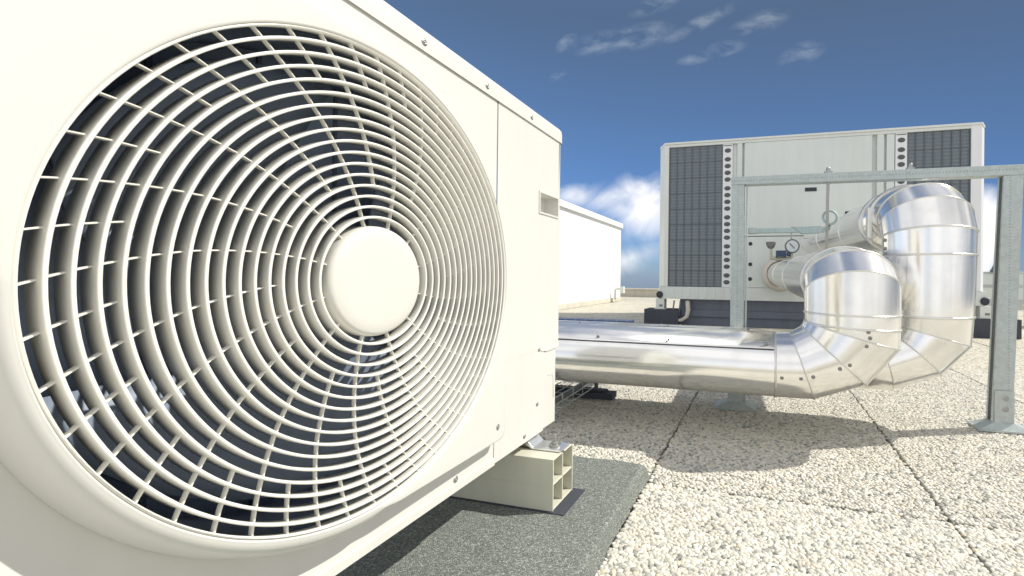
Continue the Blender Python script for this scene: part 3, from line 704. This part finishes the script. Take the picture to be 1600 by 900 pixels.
# lipped inner edges of the channels
MB().box(-.0795, -.072, 2.112, 2.146, -.585, .433).build('channel_lip', GALV, pl)
def foot(xc, y=2.125):
    f = MB(); w0, w1 = .098, .036; z0, z1 = G + .001, G + .034
    # flared pressed foot: broad plate, sloping shoulders up to the post socket
    f.box(xc - w0, xc + w0, y - .055, y + .055, z0, z0 + .008)
    f.add([(xc - w0 * .92, y - .05, z0 + .008), (xc + w0 * .92, y - .05, z0 + .008), (xc + w0 * .92, y + .05, z0 + .008), (xc - w0 * .92, y + .05, z0 + .008),
           (xc - w1, y - .031, z1), (xc + w1, y - .031, z1), (xc + w1, y + .031, z1), (xc - w1, y + .031, z1)], [(4, 5, 6, 7), (0, 1, 5, 4), (1, 2, 6, 5), (2, 3, 7, 6), (3, 0, 4, 7)])
    o = f.build('base_foot', GALV, FR)
    s = MB().box(xc - .034, xc + .034, 2.0955, 2.0985, z1 - .002, z1 + .128).build('socket_plate', GALV, o)
    for z in (z1 + .055, z1 + .098): screw((xc + .004, 2.0953, z), '-y', .009, o, STEEL, 'bolt')
foot(-.118); foot(.942)
MB().tube([(.277, 2.128, .436), (.281, 2.20, .02)], .0066, 10).build('hanger_rod', STEEL, FR, smooth=SM)
for x in (.277, .605): MB().lathe([(0, .500), (.007, .500), (.009, .497), (.009, .483), (.018, .482), (.018, .4725)], (x, 2.128, 0), 'z', 12).build('nut', STEEL, FR, smooth=SM)
MB().box(-.070, .270, 2.16, 2.190, .216, .239).build('cross_rail', TEAL, FR, bevel=.002)
MB().box(-.070, -.030, 2.157, 2.193, .213, .242).build('rail_clip', GALV, FR, bevel=.002)
MB().prism([(.13, .243), (.25, .243), (.27, .232), (.25, .212), (.17, .210)], 2.155, 2.195, 'y').build('rail_bracket', TEAL, FR, bevel=.002)
rg = MB(); E = [(.292 + .030 * math.cos(a), 2.17 + .010 * math.sin(a), .283 + .031 * math.sin(a)) for a in np.linspace(0, 2 * PI, 25)]
rg.tube(E, .0055, 8, cap=False); rg.tube([(.295, 2.17, .255), (.285, 2.17, .225)], .006, 8); rg.build('hanging_ring', TEAL, FR, smooth=True)

# ---------------------------------------------------------------- rooftop chiller
CYF = 5.55
CH = empty('rooftop_chiller', (.51, 6.4, G)); tag(CH, 'huge grey-white rooftop chiller with dark coil panels at both ends', 'chiller')
def cb(name, b, m=CHW, bevel=0, parent=None): return bx(name, b, m, parent or CH, bevel)
xl, xr, zl, ztp, yb = -1.318, 2.345, -.262, 1.713, 7.7
# body with chamfered front corners
MB().prism([(xl + .10, CYF + .05), (xr - .08, CYF + .05), (xr, CYF + .14), (xr, yb), (xl, yb), (xl, CYF + .17)], zl + .005, ztp - .03, 'z').build('body', CHW, CH)
MB().prism([(xl, CYF + .171), (xl + .099, CYF), (xl + .150, CYF), (xl + .150, CYF + .049), (xl + .10, CYF + .049), (xl + .003, CYF + .175)], -.105, 1.690, 'z').build('corner_post', CHF, CH)
MB().prism([(xr - .178, CYF), (xr - .080, CYF), (xr, CYF + .139), (xr - .003, CYF + .145), (xr - .08, CYF + .049), (xr - .178, CYF + .049)], -.105, 1.690, 'z').build('corner_post', CHL, CH)
MB().prism([(xl - .004, CYF + .165), (xl + .096, CYF - .012), (xr - .076, CYF - .012), (xr + .006, CYF + .135), (xr + .006, yb + .01), (xl - .004, yb + .01)], 1.6905, ztp, 'z').build('top_rim', CHF, CH)
MB().prism([(xl - .004, CYF + .16), (xl + .04, CYF - .006), (xr - .02, CYF - .006), (xr + .006, CYF + .13), (xr + .006, yb), (xl - .004, yb)], zl, -.108, 'z').build('base_rail', CHW, CH)
# coil panels behind wire guards
def coil(x0, x1, nx, nz):
    cb('coil_panel', (x0, x1, CYF + .030, CYF + .049, -.103, 1.655), COIL)
    g = MB(); z0, z1 = -.103, 1.655
    for k in range(nx + 1): x = x0 + (x1 - x0) * k / nx; x = min(max(x, x0 + .003), x1 - .003); g.box(x - .0045, x + .0045, CYF + .012, CYF + .02, z0, z1)
    for k in range(nz + 1): z = z0 + (z1 - z0) * k / nz; z = min(max(z, z0 + .003), z1 - .003); g.box(x0, x1, CYF + .0205, CYF + .0285, z - .0055, z + .0055)
    for k in range(nz * 14): z = z0 + (z1 - z0) * (k + .5) / (nz * 14); g.box(x0, x1, CYF + .0222, CYF + .0262, z - .0012, z + .0012)
    g.build('wire_guard', paint('guard_wire', (.12, .145, .17), .5, .1), CH)
coil(-1.166, -.492, 7, 9); coil(1.548, 2.165, 7, 9)
cb('sill_strip', (-1.168, 2.168, CYF + .0005, CYF + .049, 1.657, 1.6895), CHF)
# strips with rubber plugs
def plug_strip(x0, x1, xc):
    s = cb('plug_strip', (x0, x1, CYF + .004, CYF + .0485, -.105, 1.655), CHL)
    zs = []; z = 1.575; k = 0
    while z > -.09: zs.append(z); z -= .083 if k % 4 else .108; k += 1
    pm = None
    for z in zs:
        if pm is None:
            o = MB().lathe([(0, -.010), (.020, -.010), (.024, -.007), (.032, -.007), (.037, -.003), (.039, .002)], (0, 0, 0), 'y', 16)
            o.v = [(x * 1.02, y, zz * .72) for x, y, zz in o.v]; o = o.build('rubber_plug', paint('grey_plug', (.085, .10, .105), .5, .1), s, smooth=SM); pm = o.data
        else: o = link(bpy.data.objects.new('rubber_plug', pm)); adopt(o, s)
        o.location = (xc, CYF + .004, z)
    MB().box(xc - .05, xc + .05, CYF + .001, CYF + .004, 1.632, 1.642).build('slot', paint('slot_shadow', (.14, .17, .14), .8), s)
plug_strip(-.490, -.372, -.432); plug_strip(1.428, 1.545, 1.487)
# central panels
cb('ribbed_post', (-.370, -.322, CYF + .03, CYF + .049, -.105, 1.655), CHW); cb('ribbed_post', (-.318, -.258, CYF + .002, CYF + .049, -.105, 1.655), CHW)
cb('door_panel', (-.232, 1.190, CYF + .004, CYF + .049, .52, 1.655), CHW, .004)
lowp = cb('door_panel', (-.232, .62, CYF + .004, CYF + .049, -.105, .510), CHW, .004); cb('door_panel', (.628, 1.190, CYF + .004, CYF + .049, -.105, .510), CHW, .004)
cb('ribbed_post', (1.240, 1.310, CYF + .002, CYF + .049, -.105, 1.655), CHW); cb('ribbed_post', (1.340, 1.420, CYF + .01, CYF + .049, -.105, 1.655), CHW)
SL = paint('black_slot', (.03, .035, .05), .6)
for x, z in ((.534, 1.058), (.974, .768)): cb('name_slot', (x - .065, x + .065, CYF - .001, CYF + .0035, z - .022, z + .022), SL)
for z in (.425, .177, -.002): o = MB().lathe([(0, -.008), (.018, -.008), (.024, 0)], (-.150, 0, z), 'y', 14).build('panel_knob', SL, CH, smooth=SM); o.location.y = CYF + .004
k = 0
for x in np.arange(-1.13, -.42, .104): cb('rail_rib', (x, x + .045, CYF - .012, CYF - .0065, zl + .012, -.125), CHW, .002)
for x, y in ((-1.268, CYF + .02), (2.30, CYF + .02)):
    o = MB().lathe([(0, -.010), (.034, -.010), (.044, 0)], (0, 0, 0), 'y', 18).build('lifting_eye', SL, CH, smooth=SM); o.location = (x + (.0 if x < 0 else .0), CYF - .02 + (.0), -.212)
# what stands under it: spring feet on black blocks, a dark box for the skid and the shade around it, hose
for x in (-1.262, 2.31):
    MB().box(x - .055, x + .055, CYF - .02, CYF + .13, zl - .128, zl - .002).box(x - .075, x + .075, CYF - .03, CYF + .15, zl - .135, zl - .128).build('spring_foot', CHF, CH, bevel=.016)
    MB().box(x - .01, x + .035, CYF - .0225, CYF - .0195, zl - .10, zl - .075).build('foot_label', paint('green_label', (.18, .22, .18), .5), CH)
for x0_, x1_, lb in ((-1.46, -1.02, 'black rubber block under the left spring foot of the big chiller'), (2.165, 2.62, 'black rubber block under the right spring foot of the big chiller')):
    zz = zl - .1355; o = MB().box(x0_, x1_, CYF - .05, CYF + .25, G + .002, zz).box(x0_ + .02, x1_ - .02, CYF - .051, CYF - .0502, G + .05, G + .06).build('rubber_block', BLACK, bevel=.006); tag(o, lb, 'rubber block', 'rubber blocks under the chiller')
SK = MB().box(-1.02, 2.15, CYF + .08, yb - .2, G + .006, zl - .003).build('skid_shade_box', SKID, CH)
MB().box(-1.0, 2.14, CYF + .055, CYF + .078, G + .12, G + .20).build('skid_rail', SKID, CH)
MB().tube([(-.915, CYF + .03, zl - .03), (-.90, CYF - .01, -.40), (-.915, CYF - .02, -.48), (-.98, CYF - .02, -.525), (-1.15, CYF - .03, -.545)], [.030, .030, .026, .022, .02], 10).build('drain_hose', CREAMT, CH, smooth=True)
for x in (-1.08, -1.0): MB().tube([(x, CYF + .0, zl - .02), (x - .02, CYF - .01, -.45), (x + .03, CYF, -.55)], .010, 8).build('cable', SKID, CH, smooth=True)

# ---------------------------------------------------------------- far side of the roof
wx = -3.57
W = MB().box(wx - 3.0, wx, 5.2, 11.02, G + .002, 1.272).build('rooftop_enclosure', ENC); tag(W, 'tall plain white rooftop enclosure between the big fan unit and the chiller', 'enclosure')
MB().box(wx - 3.02, wx + .05, 5.18, 11.05, 1.274, 1.39).build('roof_cap', ENC, W)
MB().box(wx + .002, wx + .045, 5.25, 10.98, G + .003, G + .10).build('plinth', CREAMT, W)
for k in (): MB().box(wx + .001, wx + .006, 5.2 + 1.46 * k - .006, 5.2 + 1.46 * k + .006, G + .11, 1.27).build('panel_seam', ENC, W)
tp = MB().tube([(wx + .10, 10.3, G + .06), (wx + .10, 10.3, G + .30), (wx + .18, 10.3, G + .33), (wx + .28, 10.3, G + .31)], .028, 8); tp.box(wx + .26, wx + .33, 10.24, 10.36, G + .22, G + .38)
o = tp.build('standpipe', CHW, smooth=SM); tag(o, 'small bent grey standpipe at the foot of the white enclosure', 'pipe')
o = MB().box(-9, 3.4, 13.2, 13.5, G + .002, -.375).box(-9, 3.4, 13.16, 13.54, -.374, -.335).build('parapet', CREAMT); tag(o, 'low cream roof parapet behind the chiller, left end showing', 'parapet')
o = MB().box(3.45, 9, 6.9, 7.2, G + .002, -.375).box(3.45, 9, 6.86, 7.24, -.374, -.31).build('parapet', CREAMT); tag(o, 'short pale parapet seen at the far right beyond the post', 'parapet')
o = MB().box(3.35, 3.98, 8.3, 9.2, G + .15, .16).box(3.42, 3.9, 8.4, 9.1, G + .002, G + .149).build('valve_housing', paint('housing_grey', (.50, .53, .52), .5, .1), bevel=.01); tag(o, 'low grey valve housing with a lever glimpsed between the chiller and the right post', 'valve housing')
MB().box(3.37, 3.96, 8.285, 8.298, -.05, .12).build('louvre_band', CHW, o); MB().box(3.37, 3.96, 8.285, 8.298, -.28, -.10).build('louvre_band', CHW, o)
MB().tube([(3.52, 8.27, .15), (3.64, 8.2, .50), (3.66, 8.27, .15)], .022, 6).tube([(3.50, 8.25, .17), (3.74, 8.25, .17)], .02, 6).build('lever_handle', SKID, o)

# wire cable trays on rubber feet
def tray(name, label, p0, p1, wid, hgt, pitch, cover=False):
    a, b = Vector(p0), Vector(p1); d = (b - a); Ln = d.length; d.normalize(); s = Vector((-d.y, d.x, 0)) * wid / 2; up_ = Vector((0, 0, hgt)); r = .0028
    T = empty(name, a); tag(T, label, 'cable tray')
    m = MB()
    for o_, z in ((s, 0), (s * .33, 0), (s * -.33, 0), (s * -1, 0), (s, 1), (s * -1, 1), (s, .5), (s * -1, .5)): m.tube([a + o_ + up_ * z, b + o_ + up_ * z], r, 5)
    m.build('rail_wires', GALV, T)
    m = MB(); k = 0
    while k * pitch < Ln: q = a + d * k * pitch; m.tube([q + s + up_, q + s, q - s, q - s + up_], r, 5); k += 1
    m.build('cross_wires', GALV, T)
    return T, a, b, d, s
T, a, b, d, s = tray('cable_tray', 'wire cable tray running low over the paving past the end of the fan unit', (-.90, 1.60, -.545), (-.93, 4.6, -.545), .20, .06, .11)
MB().tube([(-.86, 1.6, -.535), (-.885, 4.6, -.535)], .012, 8).build('cable', paint('grey_cable', (.20, .22, .22), .6), T, smooth=SM)
for y in (2.05, 3.2):
    o = MB().box(-1.12, -.70, y, y + .075, G + .004, G + .034).box(-1.08, -.74, y + .012, y + .06, G + .034, G + .046).build('tray_block', BLACK, bevel=.004); tag(o, 'black rubber block under the wire tray, ' + ('nearer one' if y < 3 else 'farther one'), 'rubber block', 'rubber blocks under the wire tray')
    MB().box(-.80, -.784, y + .02, y + .036, G + .046, -.47).build('tray_clip', SKID, T)
T, *_ = tray('cable_tray', 'distant wire cable tray with blue cable crossing behind the shiny pipes', (-3.2, 5.05, -.535), (-1.45, 5.05, -.535), .22, .07, .13)
MB().tube([(-3.2, 5.0, -.51), (-1.45, 5.0, -.51)], .016, 6).build('cable', paint('blue_cable', (.10, .16, .42), .5), T, smooth=SM)
